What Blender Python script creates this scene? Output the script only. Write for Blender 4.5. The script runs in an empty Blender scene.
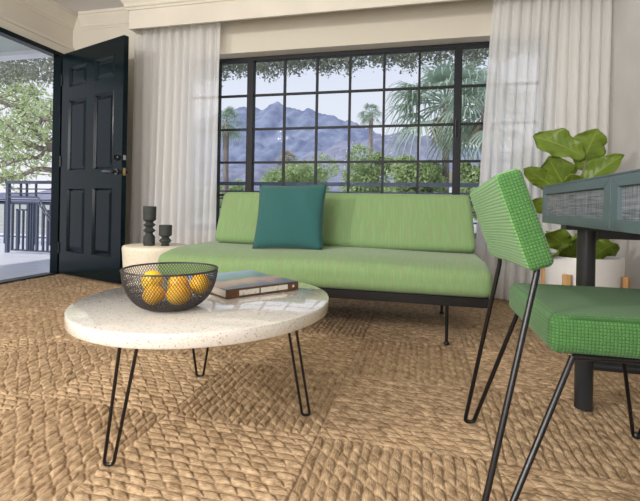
import bpy, bmesh, math, random
import numpy as np
from mathutils import Vector, Matrix, noise
R = math.radians
random.seed(7)
S = bpy.context.scene
COL = S.collection

# ------------------------------------------------------------------ camera, world, lights, exposure
F = 435.; TH = R(13.6); RO = R(1.07); PX, PY = 320., 206.; H = .68
cam = bpy.data.cameras.new('camera'); co = bpy.data.objects.new('camera', cam); COL.objects.link(co)
cam.sensor_fit = 'HORIZONTAL'; cam.sensor_width = 36; cam.lens = F / 640 * 36
cam.clip_start = .02; cam.clip_end = 6000
# principal point in the rolled frame
cam.shift_x = -(PX - 320) / 640; cam.shift_y = (PY - 250.5) / 640
co.matrix_world = (Matrix.Translation((0, 0, H)) @ Matrix.Rotation(TH, 4, 'Z') @ Matrix.Rotation(R(90), 4, 'X')
                   @ Matrix.Rotation(RO, 4, 'Z'))
S.camera = co
S.view_settings.view_transform = 'Standard'; S.view_settings.look = 'None'
S.view_settings.exposure = 0.0; S.view_settings.gamma = 1; S.view_settings.use_curve_mapping = False

def ray(u, v):
    a, b = u - PX, v - PY
    x = a * math.cos(RO) + b * math.sin(RO); y = -a * math.sin(RO) + b * math.cos(RO)
    cx, cz = x / F, -y / F
    return Vector((cx * math.cos(TH) - math.sin(TH), cx * math.sin(TH) + math.cos(TH), cz))
def at(u, v, Y):
    d = ray(u, v); return Vector((0, 0, H)) + d * (Y / d.y)

W = bpy.data.worlds.new('world'); S.world = W; W.use_nodes = True
nt = W.node_tree; nt.nodes.clear()
wo = nt.nodes.new('ShaderNodeOutputWorld'); wb = nt.nodes.new('ShaderNodeBackground')
tc = nt.nodes.new('ShaderNodeTexCoord'); sp = nt.nodes.new('ShaderNodeSeparateXYZ'); cr = nt.nodes.new('ShaderNodeValToRGB')
nt.links.new(tc.outputs['Generated'], sp.inputs[0]); nt.links.new(sp.outputs[2], cr.inputs[0])
cr.color_ramp.elements[0].position = 0.0; cr.color_ramp.elements[0].color = (.84, .84, .89, 1)
cr.color_ramp.elements[1].position = .6; cr.color_ramp.elements[1].color = (.52, .60, .85, 1)
e = cr.color_ramp.elements.new(.25); e.color = (.76, .78, .88, 1)
nt.links.new(cr.outputs[0], wb.inputs[0]); wb.inputs[1].default_value = 1.12
nt.links.new(wb.outputs[0], wo.inputs[0])

def light(name, kind, loc, target, power, color=(1, 1, 1), size=1., size_y=None, angle=None):
    l = bpy.data.lights.new(name, kind); o = bpy.data.objects.new(name, l); COL.objects.link(o)
    o.location = loc; o.rotation_euler = (Vector(target) - Vector(loc)).to_track_quat('-Z', 'Y').to_euler()
    l.energy = power; l.color = color
    if kind == 'AREA':
        l.size = size
        if size_y: l.shape = 'RECTANGLE'; l.size_y = size_y
    if angle is not None: l.angle = angle
    return o
light('sun', 'SUN', (-8, -10, 14), (0, 0, 0), 2.6, (1, .95, .86), angle=R(1.5))
light('key_light', 'AREA', (-3.0, -1.5, 2.15), (-.1, 1.5, .2), 78, (1, .965, .91), .25)  # added key light, placed by the direction of the leg shadows; no floor lamp
light('ceiling_fill', 'AREA', (-.9, -1.1, .9), (-.9, .2, 2.5), 58, (1, .97, .93), 1.6, 1.2)  # added fill, bounced off the ceiling to brighten it; no fixture there
light('rear_fill', 'AREA', (-1.3, -2.3, 1.9), (-1.2, 3, 1.3), 58, (1, .98, .96), 1.2, 1.0)  # added soft fill from behind the camera; no window there

# ------------------------------------------------------------------ materials
def mat(name, col, rough=.6, metal=0., col2=None, scale=8., stretch=(1, 1, 1), bump=0., bscale=None, detail=4., spec=.5,
        coat=0., coords='Object', sss=0., lo=.35, hi=.65):
    m = bpy.data.materials.new(name); m.use_nodes = True; n = m.node_tree; b = n.nodes['Principled BSDF']
    b.inputs['Base Color'].default_value = (*col, 1); b.inputs['Roughness'].default_value = rough
    b.inputs['Metallic'].default_value = metal; b.inputs['Specular IOR Level'].default_value = spec
    b.inputs['Coat Weight'].default_value = coat; b.inputs['Coat Roughness'].default_value = .05
    t = n.nodes.new('ShaderNodeTexCoord'); mp = n.nodes.new('ShaderNodeMapping'); mp.inputs['Scale'].default_value = stretch
    n.links.new(t.outputs[coords], mp.inputs[0])
    ns = n.nodes.new('ShaderNodeTexNoise'); ns.inputs['Scale'].default_value = scale; ns.inputs['Detail'].default_value = detail
    n.links.new(mp.outputs[0], ns.inputs['Vector'])
    if col2 is None: col2 = tuple(c * .93 for c in col)
    r = n.nodes.new('ShaderNodeValToRGB'); r.color_ramp.elements[0].position = lo; r.color_ramp.elements[1].position = hi
    r.color_ramp.elements[0].color = (*col2, 1); r.color_ramp.elements[1].color = (*col, 1)
    n.links.new(ns.outputs['Fac'], r.inputs[0]); n.links.new(r.outputs[0], b.inputs['Base Color'])
    if bump:
        bn = n.nodes.new('ShaderNodeBump'); bn.inputs['Distance'].default_value = .01; bn.inputs['Strength'].default_value = bump
        n2 = n.nodes.new('ShaderNodeTexNoise'); n2.inputs['Scale'].default_value = bscale or scale * 4
        n.links.new(mp.outputs[0], n2.inputs['Vector']); n.links.new(n2.outputs['Fac'], bn.inputs['Height'])
        n.links.new(bn.outputs[0], b.inputs['Normal'])
    m['ramp'] = r.name
    return m
def nodes_of(m): return m.node_tree, m.node_tree.nodes['Principled BSDF']
def math_node(n, op, a, b=None, c=None):
    q = n.nodes.new('ShaderNodeMath'); q.operation = op
    for i, v in enumerate((a, b, c)):
        if v is None: continue
        if isinstance(v, (int, float)): q.inputs[i].default_value = v
        else: n.links.new(v, q.inputs[i])
    return q.outputs[0]
def mixc(n, fac, a, b):
    q = n.nodes.new('ShaderNodeMix'); q.data_type = 'RGBA'
    for s, v in (('Factor', fac), ('A', a), ('B', b)):
        i = [x for x in q.inputs if x.name == s and (x.type == 'VALUE' if s == 'Factor' else x.type == 'RGBA')][0]
        if isinstance(v, tuple): i.default_value = (*v, 1)
        elif isinstance(v, float): i.default_value = v
        else: n.links.new(v, i)
    return [o for o in q.outputs if o.type == 'RGBA'][0]

def weave(name, base, line, pu, pv, bump=.5, rough=.85, thr=.72, streak=None):
    """woven cloth over the metric UV map: warp and weft threads with period pu, pv"""
    m = bpy.data.materials.new(name); m.use_nodes = True; n, b = nodes_of(m)
    b.inputs['Roughness'].default_value = rough; b.inputs['Specular IOR Level'].default_value = .2
    b.inputs['Sheen Weight'].default_value = .15
    uv = n.nodes.new('ShaderNodeUVMap'); s = n.nodes.new('ShaderNodeSeparateXYZ'); n.links.new(uv.outputs[0], s.inputs[0])
    su = math_node(n, 'ABSOLUTE', math_node(n, 'COSINE', math_node(n, 'MULTIPLY', s.outputs[0], math.pi / pu)))
    sv = math_node(n, 'ABSOLUTE', math_node(n, 'SINE', math_node(n, 'MULTIPLY', s.outputs[1], math.pi / pv)))
    h = math_node(n, 'MINIMUM', su, sv)
    r = n.nodes.new('ShaderNodeValToRGB'); r.color_ramp.elements[0].position = 1 - thr - .12; r.color_ramp.elements[1].position = 1 - thr + .25
    n.links.new(h, r.inputs[0])
    ns = n.nodes.new('ShaderNodeTexNoise'); ns.inputs['Scale'].default_value = 60
    mp = n.nodes.new('ShaderNodeMapping'); mp.inputs['Scale'].default_value = streak or (1, 1, 1)
    n.links.new(uv.outputs[0], mp.inputs[0]); n.links.new(mp.outputs[0], ns.inputs['Vector'])
    c2 = mixc(n, ns.outputs['Fac'], tuple(c * .72 for c in base), tuple(min(1, c * 1.22) for c in base))
    c = mixc(n, r.outputs[0], line, c2)
    n.links.new(c, b.inputs['Base Color'])
    bn = n.nodes.new('ShaderNodeBump'); bn.inputs['Strength'].default_value = bump; bn.inputs['Distance'].default_value = .002
    n.links.new(h, bn.inputs['Height']); n.links.new(bn.outputs[0], b.inputs['Normal'])
    return m

M = {}
M['wall'] = mat('wall_plaster', (.66, .62, .53), .9, col2=(.63, .59, .50), scale=2, bump=.05, bscale=150)
M['wall_grey'] = mat('wall_paint_grey', (.66, .65, .64), .9, col2=(.57, .555, .53), scale=2, bump=.04, bscale=150)
M['trim'] = mat('trim_paint', (.70, .66, .57), .55, scale=3)
M['ceil'] = mat('ceiling_paint', (.76, .75, .76), .95, scale=2)
M['frame'] = mat('dark_window_frame', (.011, .012, .015), .5, scale=20, spec=.3)
M['door'] = mat('dark_gloss_door', (.005, .012, .014), .18, col2=(.004, .009, .013), scale=3, spec=.14, coat=.0)
M['black'] = mat('black_powder_coat', (.005, .005, .006), .3, scale=40, spec=.5)
M['steel'] = mat('brushed_steel', (.6, .6, .6), .3, metal=1., scale=40)
M['pewter'] = mat('dark_pewter', (.16, .16, .17), .3, metal=1., scale=40)
M['brass'] = mat('brass', (.65, .45, .2), .3, metal=1., scale=40)
M['char'] = mat('charcoal_ceramic', (.035, .040, .036), .75, col2=(.028, .032, .03), scale=50, bump=.1)
M['terr'] = mat('speckled_terrazzo', (.69, .66, .60), .06, col2=(.40, .33, .25), scale=220, lo=.31, hi=.42, detail=2, coat=1.)
M['terr_side'] = mat('speckled_stone', (.76, .69, .56), .6, col2=(.52, .43, .32), scale=200, lo=.30, hi=.42, detail=2)
M['desk'] = mat('slate_blue_paint', (.095, .135, .150), .45, col2=(.082, .118, .132), scale=6)
M['leg'] = mat('charcoal_metal', (.028, .032, .036), .38, scale=10)
M['fruit'] = mat('citrus_peel', (.85, .48, .01), .35, col2=(.78, .36, .005), scale=8, bump=.3, bscale=260)
M['fruit2'] = mat('lemon_peel', (.90, .62, .02), .35, col2=(.86, .52, .01), scale=8, bump=.3, bscale=260)
M['wire'] = mat('gunmetal_wire', (.055, .05, .052), .4, metal=.6, scale=30)
M['pot'] = mat('white_glazed_pot', (.82, .81, .80), .35, scale=4)
M['oak'] = mat('oak_wood', (.62, .36, .15), .55, col2=(.45, .24, .09), scale=14, stretch=(6, 6, .6))
M['soil'] = mat('potting_soil', (.03, .02, .012), .95, scale=60, bump=.8)
M['bark'] = mat('grey_bark', (.34, .28, .25), .9, col2=(.20, .16, .145), scale=8, stretch=(1, 1, .3), bump=.6)
M['deck'] = mat('painted_balcony_deck', (.78, .78, .84), .4, col2=(.70, .71, .79), scale=3, stretch=(1, 6, 1))
M['rail'] = mat('blue_grey_railing', (.085, .105, .16), .5, scale=10)
M['paper'] = mat('book_pages', (.70, .66, .58), .8, col2=(.5, .46, .4), scale=6, stretch=(1, 1, 90))
M['brown'] = mat('book_spine', (.14, .055, .025), .5, col2=(.07, .035, .02), scale=40)
M['label'] = mat('book_spine_label', (.60, .58, .50), .6, col2=(.35, .30, .25), scale=90, lo=.3, hi=.42)
M['chair'] = weave('green_check_weave', (.075, .20, .058), (.038, .118, .028), .0066, .0066, .7)  # green darkened to put the shading of the chair sides into the colour
M['chair_back'] = weave('green_rib_weave', (.155, .35, .12), (.10, .255, .07), 2.5, .0075, .8, thr=.7)
M['pillow'] = weave('teal_slub', (.036, .135, .128), (.020, .088, .088), .004, .004, .5, streak=(1, 6, 1))
M['pipe'] = mat('dark_green_piping', (.03, .12, .02), .8, scale=20)
M['ground'] = mat('desert_ground', (.50, .49, .45), .95, col2=(.36, .38, .30), scale=.2)
M['render'] = mat('white_balcony_paint', (.70, .72, .74), .8, scale=2)
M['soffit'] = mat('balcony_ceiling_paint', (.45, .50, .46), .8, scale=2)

def sofa_mat():
    m = bpy.data.materials.new('sofa_strie_cloth'); m.use_nodes = True; n, b = nodes_of(m)
    b.inputs['Roughness'].default_value = .8; b.inputs['Specular IOR Level'].default_value = .25; b.inputs['Sheen Weight'].default_value = .2
    uv = n.nodes.new('ShaderNodeUVMap'); mp = n.nodes.new('ShaderNodeMapping'); mp.inputs['Scale'].default_value = (1, .05, 1)
    n.links.new(uv.outputs[0], mp.inputs[0])
    ns = n.nodes.new('ShaderNodeTexNoise'); ns.inputs['Scale'].default_value = 130; ns.inputs['Detail'].default_value = 3
    n.links.new(mp.outputs[0], ns.inputs['Vector'])
    r = n.nodes.new('ShaderNodeValToRGB'); r.color_ramp.elements[0].position = .36; r.color_ramp.elements[0].color = (.235, .285, .15, 1)
    r.color_ramp.elements[1].position = .62; r.color_ramp.elements[1].color = (.22, .335, .155, 1)
    q = r.color_ramp.elements.new(.46); q.color = (.185, .305, .118, 1)
    n.links.new(ns.outputs['Fac'], r.inputs[0]); n.links.new(r.outputs[0], b.inputs['Base Color'])
    bn = n.nodes.new('ShaderNodeBump'); bn.inputs['Strength'].default_value = .15; bn.inputs['Distance'].default_value = .002
    n.links.new(ns.outputs['Fac'], bn.inputs['Height']); n.links.new(bn.outputs[0], b.inputs['Normal'])
    return m
M['sofa'] = sofa_mat()

def carpet_mat():
    m = bpy.data.materials.new('woven_sisal'); m.use_nodes = True; n, b = nodes_of(m)
    b.inputs['Roughness'].default_value = .9; b.inputs['Specular IOR Level'].default_value = .15
    t = n.nodes.new('ShaderNodeTexCoord')
    a = n.nodes.new('ShaderNodeTexNoise'); a.inputs['Scale'].default_value = 30; a.inputs['Detail'].default_value = 5
    c = n.nodes.new('ShaderNodeTexNoise'); c.inputs['Scale'].default_value = 1; c.inputs['Detail'].default_value = 4
    uv = n.nodes.new('ShaderNodeUVMap'); mp = n.nodes.new('ShaderNodeMapping'); mp.inputs['Scale'].default_value = (70, 420, 1)
    n.links.new(uv.outputs[0], mp.inputs[0])
    n.links.new(t.outputs['Object'], a.inputs['Vector']); n.links.new(mp.outputs[0], c.inputs['Vector'])
    r = n.nodes.new('ShaderNodeValToRGB')
    r.color_ramp.elements[0].position = .34; r.color_ramp.elements[0].color = (.19, .115, .056, 1)
    r.color_ramp.elements[1].position = .7; r.color_ramp.elements[1].color = (.74, .54, .34, 1)
    s = math_node(n, 'ADD', math_node(n, 'MULTIPLY', a.outputs['Fac'], .5), math_node(n, 'MULTIPLY', c.outputs['Fac'], .5))
    n.links.new(s, r.inputs[0]); n.links.new(r.outputs[0], b.inputs['Base Color'])
    bn = n.nodes.new('ShaderNodeBump'); bn.inputs['Strength'].default_value = .8; bn.inputs['Distance'].default_value = .003
    n.links.new(c.outputs['Fac'], bn.inputs['Height']); n.links.new(bn.outputs[0], b.inputs['Normal'])
    return m
M['carpet'] = carpet_mat()

def sheer_mat():
    m = bpy.data.materials.new('white_sheer'); m.use_nodes = True; n = m.node_tree; n.nodes.clear()
    o = n.nodes.new('ShaderNodeOutputMaterial'); d = n.nodes.new('ShaderNodeBsdfDiffuse'); tl = n.nodes.new('ShaderNodeBsdfTranslucent')
    tr = n.nodes.new('ShaderNodeBsdfTransparent'); a = n.nodes.new('ShaderNodeMixShader'); c = n.nodes.new('ShaderNodeMixShader')
    t = n.nodes.new('ShaderNodeTexCoord'); mp = n.nodes.new('ShaderNodeMapping'); mp.inputs['Scale'].default_value = (1, 1, .15)
    ns = n.nodes.new('ShaderNodeTexNoise'); ns.inputs['Scale'].default_value = 60
    n.links.new(t.outputs['Object'], mp.inputs[0]); n.links.new(mp.outputs[0], ns.inputs['Vector'])
    r = n.nodes.new('ShaderNodeValToRGB'); r.color_ramp.elements[0].color = (.93, .93, .93, 1); r.color_ramp.elements[1].color = (.97, .97, .97, 1)
    n.links.new(ns.outputs['Fac'], r.inputs[0]); n.links.new(r.outputs[0], d.inputs[0]); n.links.new(r.outputs[0], tl.inputs[0])
    a.inputs[0].default_value = .5; n.links.new(d.outputs[0], a.inputs[1]); n.links.new(tl.outputs[0], a.inputs[2])
    c.inputs[0].default_value = .19; n.links.new(a.outputs[0], c.inputs[1]); n.links.new(tr.outputs[0], c.inputs[2])
    n.links.new(c.outputs[0], o.inputs[0]); return m
M['sheer'] = sheer_mat()
def glass_mat():
    m = bpy.data.materials.new('window_glass'); m.use_nodes = True; n = m.node_tree; n.nodes.clear()
    o = n.nodes.new('ShaderNodeOutputMaterial'); g = n.nodes.new('ShaderNodeBsdfGlossy'); g.inputs['Roughness'].default_value = .02
    tr = n.nodes.new('ShaderNodeBsdfTransparent'); tr.inputs[0].default_value = (.95, .97, .98, 1); mx = n.nodes.new('ShaderNodeMixShader')
    mx.inputs[0].default_value = .0003
    n.links.new(tr.outputs[0], mx.inputs[1]); n.links.new(g.outputs[0], mx.inputs[2]); n.links.new(mx.outputs[0], o.inputs[0]); return m
M['glass'] = glass_mat()
def leaf_mat(name, col, col2, vein, gloss=.35, trans=.25):
    m = bpy.data.materials.new(name); m.use_nodes = True; n, b = nodes_of(m)
    b.inputs['Roughness'].default_value = gloss
    uv = n.nodes.new('ShaderNodeUVMap'); s = n.nodes.new('ShaderNodeSeparateXYZ'); n.links.new(uv.outputs[0], s.inputs[0])
    t = n.nodes.new('ShaderNodeTexCoord'); ns = n.nodes.new('ShaderNodeTexNoise'); ns.inputs['Scale'].default_value = 9
    n.links.new(t.outputs['Object'], ns.inputs['Vector'])
    c = mixc(n, ns.outputs['Fac'], col2, col)
    if vein:
        au = math_node(n, 'ABSOLUTE', s.outputs[0])
        mid = math_node(n, 'LESS_THAN', au, .035)
        w = math_node(n, 'ABSOLUTE', math_node(n, 'SINE', math_node(n, 'MULTIPLY', math_node(n, 'SUBTRACT', s.outputs[1], math_node(n, 'MULTIPLY', au, .25)), 22.)))
        side = math_node(n, 'LESS_THAN', w, .09)
        f = math_node(n, 'MULTIPLY', math_node(n, 'MAXIMUM', mid, math_node(n, 'MULTIPLY', side, .5)), .5)
        c = mixc(n, f, c, vein)
        bn = n.nodes.new('ShaderNodeBump'); bn.inputs['Strength'].default_value = .3; bn.inputs['Distance'].default_value = .004
        n.links.new(w, bn.inputs['Height']); n.links.new(bn.outputs[0], b.inputs['Normal'])
    n.links.new(c, b.inputs['Base Color'])
    tl = n.nodes.new('ShaderNodeBsdfTranslucent'); n.links.new(c, tl.inputs[0]); mx = n.nodes.new('ShaderNodeMixShader'); mx.inputs[0].default_value = trans
    out = n.nodes['Material Output']; n.links.new(b.outputs[0], mx.inputs[1]); n.links.new(tl.outputs[0], mx.inputs[2]); n.links.new(mx.outputs[0], out.inputs[0])
    return m
M['fig'] = leaf_mat('fig_leaf', (.29, .40, .05), (.10, .18, .022), (.42, .52, .15), .35, .35)
M['tree1'] = leaf_mat('pale_green_leaf', (.66, .74, .42), (.44, .56, .28), None, .6, .4)
M['bush'] = leaf_mat('yellow_green_leaf', (.56, .64, .34), (.32, .44, .20), None, .6, .35)
M['vine'] = leaf_mat('creeper_leaf', (.44, .47, .37), (.25, .27, .22), None, .6, .45)
M['palm'] = leaf_mat('palm_frond', (.48, .56, .44), (.30, .40, .32), None, .55, .3)
M['dry'] = leaf_mat('dry_palm_frond', (.52, .47, .33), (.36, .32, .24), None, .7, .3)
M['mount'] = mat('haze_tinted_rock', (.27, .30, .40), .95, col2=(.17, .20, .30), scale=.03, detail=12, lo=.38, hi=.62)  # lavender haze of distance put into the rock colour
M['cover'] = None

# ------------------------------------------------------------------ mesh helpers
class MB:
    def __init__(s): s.v = []; s.f = []; s.uv = None
    def add(s, vs, fs):
        k = len(s.v); s.v += [tuple(v) for v in vs]; s.f += [tuple(k + i for i in f) for f in fs]; return s
    def box(s, x0, x1, y0, y1, z0, z1):
        return s.add([(x0,y0,z0),(x1,y0,z0),(x1,y1,z0),(x0,y1,z0),(x0,y0,z1),(x1,y0,z1),(x1,y1,z1),(x0,y1,z1)],
                     [(0,3,2,1),(4,5,6,7),(0,1,5,4),(1,2,6,5),(2,3,7,6),(3,0,4,7)])
    def tube(s, pts, r, n=8, cap=True, closed=False):
        pts = [Vector(p) for p in pts]; N = len(pts); rings = []; up = None
        for i, p in enumerate(pts):
            if closed: t = pts[(i+1) % N] - pts[i-1]
            else: t = pts[min(i+1, N-1)] - pts[max(i-1, 0)]
            t.normalize()
            if up is None: up = Vector((0,0,1)) if abs(t.z) < .9 else Vector((1,0,0))
            a = t.cross(up)
            if a.length < 1e-4: a = t.orthogonal()
            a.normalize(); b = a.cross(t).normalized(); up = b
            rr = r[i] if isinstance(r, (list, tuple)) else r
            rings.append([p + (a * math.cos(2*math.pi*k/n) + b * math.sin(2*math.pi*k/n)) * rr for k in range(n)])
        vs = [v for g in rings for v in g]; fs = []
        for i in range(N if closed else N-1):
            j = (i+1) % N
            for k in range(n):
                fs.append((i*n+k, i*n+(k+1)%n, j*n+(k+1)%n, j*n+k))
        if cap and not closed: fs += [tuple(range(n))[::-1], tuple((N-1)*n+k for k in range(n))]
        return s.add(vs, fs)
    def lathe(s, prof, c=(0,0,0), n=48):
        """prof: list of (r,z); open ends at r>0 are capped"""
        vs = []; fs = []; c = Vector(c)
        for r, z in prof:
            for k in range(n):
                a = 2*math.pi*k/n; vs.append(c + Vector((r*math.cos(a), r*math.sin(a), z)))
        for i in range(len(prof)-1):
            for k in range(n): fs.append((i*n+k, i*n+(k+1)%n, (i+1)*n+(k+1)%n, (i+1)*n+k))
        fs.append(tuple(range(n))[::-1]); fs.append(tuple((len(prof)-1)*n+k for k in range(n)))
        return s.add(vs, fs)
    def prism(s, prof, a, b, axis='x'):
        """extrude a 2-D profile (list of (p,q)) from a to b along axis x (p=y,q=z) or y (p=x,q=z)"""
        n = len(prof)
        def P(t, p, q): return (t, p, q) if axis == 'x' else (p, t, q)
        return s.add([P(a,*p) for p in prof] + [P(b,*p) for p in prof],
                     [tuple(range(n))[::-1], tuple(range(n, 2*n))] + [(i, (i+1)%n, (i+1)%n+n, i+n) for i in range(n)])
    def build(s, name, m, parent=None, smooth=False, bevel=0., seg=2, recalc=True):
        me = bpy.data.meshes.new(name); me.from_pydata(s.v, [], s.f); me.materials.append(m)
        if recalc:
            b = bmesh.new(); b.from_mesh(me); bmesh.ops.recalc_face_normals(b, faces=b.faces); b.to_mesh(me); b.free()
        if s.uv:
            l = me.uv_layers.new(name='UVMap')
            for lp in me.loops: l.data[lp.index].uv = s.uv[lp.vertex_index]
        if smooth: me.polygons.foreach_set('use_smooth', [True] * len(me.polygons))
        o = bpy.data.objects.new(name, me); COL.objects.link(o)
        if parent: o.parent = parent
        if bevel:
            q = o.modifiers.new('b', 'BEVEL'); q.width = bevel; q.segments = seg; q.limit_method = 'ANGLE'; q.angle_limit = R(40)
        if smooth or bevel: 
            me.polygons.foreach_set('use_smooth', [True] * len(me.polygons))
            q = o.modifiers.new('w', 'WEIGHTED_NORMAL') if bevel else None
            if not bevel: sharp(me)
        return o
def sharp(me, ang=40):
    b = bmesh.new(); b.from_mesh(me); c = R(ang)
    for e_ in b.edges:
        if len(e_.link_faces) == 2 and e_.calc_face_angle(0) > c: e_.smooth = False
    b.to_mesh(me); b.free()
def fillet(pts, r, n=6):
    """round the inner corners of a polyline"""
    pts = [Vector(p) for p in pts]; out = [pts[0]]
    for i in range(1, len(pts)-1):
        a, b, c = pts[i-1], pts[i], pts[i+1]
        u = (a-b); v = (c-b); k = min(r, u.length*.45, v.length*.45)
        p, q = b + u.normalized()*k, b + v.normalized()*k
        for j in range(n+1):
            t = j/n; out.append(p*(1-t)**2 + b*2*t*(1-t) + q*t*t)
    out.append(pts[-1]); return out
def tag(o, label=None, cat=None, group=None, kind=None):
    for k, v in (('label', label), ('category', cat), ('group', group), ('kind', kind)):
        if v: o[k] = v
    return o
def thing(name, label, cat, loc=(0,0,0), rz=0., group=None, kind=None):
    o = bpy.data.objects.new(name, None); COL.objects.link(o); o.location = loc; o.rotation_euler = (0,0,rz)
    o.empty_display_size = .05
    return tag(o, label, cat, group, kind)
def boxuv(o, off=(0,0,0)):
    me = o.data; l = me.uv_layers.new(name='UVMap') if not me.uv_layers else me.uv_layers[0]
    for p in me.polygons:
        n = p.normal; a = max(range(3), key=lambda i: abs(n[i]))
        for li in p.loop_indices:
            v = me.vertices[me.loops[li].vertex_index].co
            l.data[li].uv = (v.y, v.z) if a == 0 else (v.x, v.z) if a == 1 else (v.x, v.y)
    return o
def cushion(name, m, parent, corners_fn, nu=24, nv=14, nw=5, r=.03, smooth=True):
    """rounded box: corners_fn(u,v,w) in [0,1]^3 -> point; superellipse rounding of radius r given in local size (sx,sy,sz)"""
    raise NotImplementedError
def rbox(name, m, parent, sx, sy, sz, r, seg=5, cuts=(10,6,2), puff=0., fn=None, loc=(0,0,0), rot=None):
    """rounded, slightly puffed box centred at loc; fn(p)->p deforms in local coords; rot a Matrix"""
    b = bmesh.new(); bmesh.ops.create_cube(b, size=1)
    for v in b.verts: v.co = Vector((v.co.x*sx, v.co.y*sy, v.co.z*sz))
    bmesh.ops.bevel(b, geom=list(b.edges), offset=r, segments=seg, profile=.5, affect='EDGES')
    for ax, n_ in enumerate(cuts):
        L = (sx, sy, sz)[ax]
        for k in range(1, n_+1):
            t = -L/2 + L*k/(n_+1)
            if abs(t) > L/2 - r*1.02: continue
            no = Vector((0,0,0)); no[ax] = 1; cc = Vector((0,0,0)); cc[ax] = t
            bmesh.ops.bisect_plane(b, geom=list(b.verts)+list(b.edges)+list(b.faces), plane_co=cc, plane_no=no)
    uvl = b.loops.layers.uv.new('UVMap')
    for f in b.faces:
        n = f.normal; a = max(range(3), key=lambda i: abs(n[i]))
        for lp in f.loops:
            v = lp.vert.co; lp[uvl].uv = (v.y, v.z) if a == 0 else (v.x, v.z) if a == 1 else (v.x, v.y)
    if puff:
        for v in b.verts:
            x, y, z = 2*v.co.x/sx, 2*v.co.y/sy, 2*v.co.z/sz
            v.co.z += puff * (1-x**4)*(1-y**4) * z
            v.co.y += puff * .6 * (1-x**6)*(1-z*z) * y
            v.co.x += puff * .5 * (1-y**6)*(1-z*z) * x
    Rm = rot or Matrix.Identity(3)
    for v in b.verts:
        p = v.co.copy()
        if fn: p = Vector(fn(p))
        v.co = Rm @ p + Vector(loc)
    me = bpy.data.meshes.new(name); b.to_mesh(me); b.free(); me.materials.append(m)
    me.polygons.foreach_set('use_smooth', [True]*len(me.polygons))
    o = bpy.data.objects.new(name, me); COL.objects.link(o)
    if parent: o.parent = parent
    return o

# ------------------------------------------------------------------ the room
XL, XR, YW, YG, ZC = -3.37, 1.26, 3.55, 3.70, 2.50
def relief(X, Y):
    """height and strand coordinates of the woven sisal: half metre tiles, alternate tiles turned a quarter"""
    T = .5; tab = np.random.RandomState(3).rand(997)
    Xo, Yo = X + .80, Y + .24
    ti, tj = np.floor(Xo / T).astype(int), np.floor(Yo / T).astype(int)
    par = (ti + tj) % 2; lx, ly = Xo - ti*T, Yo - tj*T
    wob = .0018*np.sin(X*37 + Y*21) + .0016*np.sin(Y*53 - X*17)
    u = np.where(par == 0, lx, ly); v = np.where(par == 0, ly, lx) + wob
    w = T / 18; L = .050
    row = np.floor(v / w).astype(int); fv = v / w - row
    off = tab[(row*131 + ti*17 + tj*53) % 997] * .30 + (row % 2) * .5
    uu = u / L + off + .55 * (fv - .5) + .07*np.sin(u*60 + row*3)
    seg = np.floor(uu).astype(int); fu = uu - seg
    amp = .50 + .60 * tab[(row*71 + seg*37 + ti*11 + tj*29) % 997]
    fat = .80 + .30 * tab[(row*31 + seg*67 + ti*13 + tj*7) % 997]
    prof = np.clip(1 - np.abs((2*fv - 1)/fat)**2.4, 0, 1)**.55
    lump = np.clip(1 - np.abs(2*fu - 1)**7, 0, 1)
    yarn = np.sin(2*math.pi*(fv*3.6 + uu*1.1))
    h = .0098 * prof * (amp * (.15 + .85*lump)) + .0009 * prof * lump * yarn
    edge = np.minimum(np.minimum(lx, T-lx), np.minimum(ly, T-ly)); h = h * np.clip(edge/.004, .2, 1)
    return h - .0090, u + ti*3.1, v + tj*1.7
def floor():
    x0, x1 = XL + .005, XR - .005; V = []; Fc = []; U = []; k = 0
    for xa, xb, dx, ya, yb, dy in ((-1.95, x1, .0027, .70, 1.75, .0027), (-1.95, x1, .0045, 1.75, 2.5, .0045), (x0, -1.95, .006, .70, 2.5, .006), (x0, x1, .0065, 2.5, 3.545, .0075)):
        xs = np.linspace(xa, xb, int((xb-xa)/dx)); ys = np.linspace(ya, yb, int((yb-ya)/dy))
        X, Y = np.meshgrid(xs, ys); Z, u, v = relief(X, Y); n, m_ = X.shape
        V.append(np.c_[X.ravel(), Y.ravel(), Z.ravel()]); U.append(np.c_[u.ravel(), v.ravel()])
        i = np.arange((n-1)*m_).reshape(n-1, m_)[:, :-1].ravel() + k; Fc.append(np.c_[i, i+1, i+m_+1, i+m_]); k += n*m_
    ext = np.array([(XL-.2, -2.6, -.02), (XR+.2, -2.6, -.02), (XR+.2, YW+.2, -.02), (XL-.2, YW+.2, -.02),
                    (x0, -2.5, -.002), (x1, -2.5, -.002), (x1, .70, -.002), (x0, .70, -.002)])
    V.append(ext); U.append(ext[:, :2]); Fc.append(np.array([[k, k+1, k+2, k+3], [k+4, k+5, k+6, k+7]]))
    vs = np.concatenate(V); fs = np.concatenate(Fc); UV = np.concatenate(U)
    me = bpy.data.meshes.new('floor'); me.vertices.add(len(vs)); me.vertices.foreach_set('co', vs.ravel())
    me.loops.add(len(fs)*4); me.loops.foreach_set('vertex_index', fs.ravel().astype(np.int32))
    me.polygons.add(len(fs)); me.polygons.foreach_set('loop_start', np.arange(0, len(fs)*4, 4, dtype=np.int32))
    me.polygons.foreach_set('use_smooth', [True]*len(fs)); me.update(calc_edges=True)
    lay = me.uv_layers.new(name='UVMap'); lay.data.foreach_set('uv', UV[fs.ravel()].ravel().astype(np.float32))
    me.materials.append(M['carpet']); o = bpy.data.objects.new('floor', me); COL.objects.link(o)
    return tag(o, kind='structure')
floor()
def struct(name, mb, m, parent=None, **k):
    o = mb.build(name, m, parent, **k)
    if not parent: tag(o, kind='structure')
    return o
struct('ceiling', MB().box(XL-.15, XR+.15, -2.6, YG+.1, ZC, ZC+.1), M['ceil'])
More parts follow.
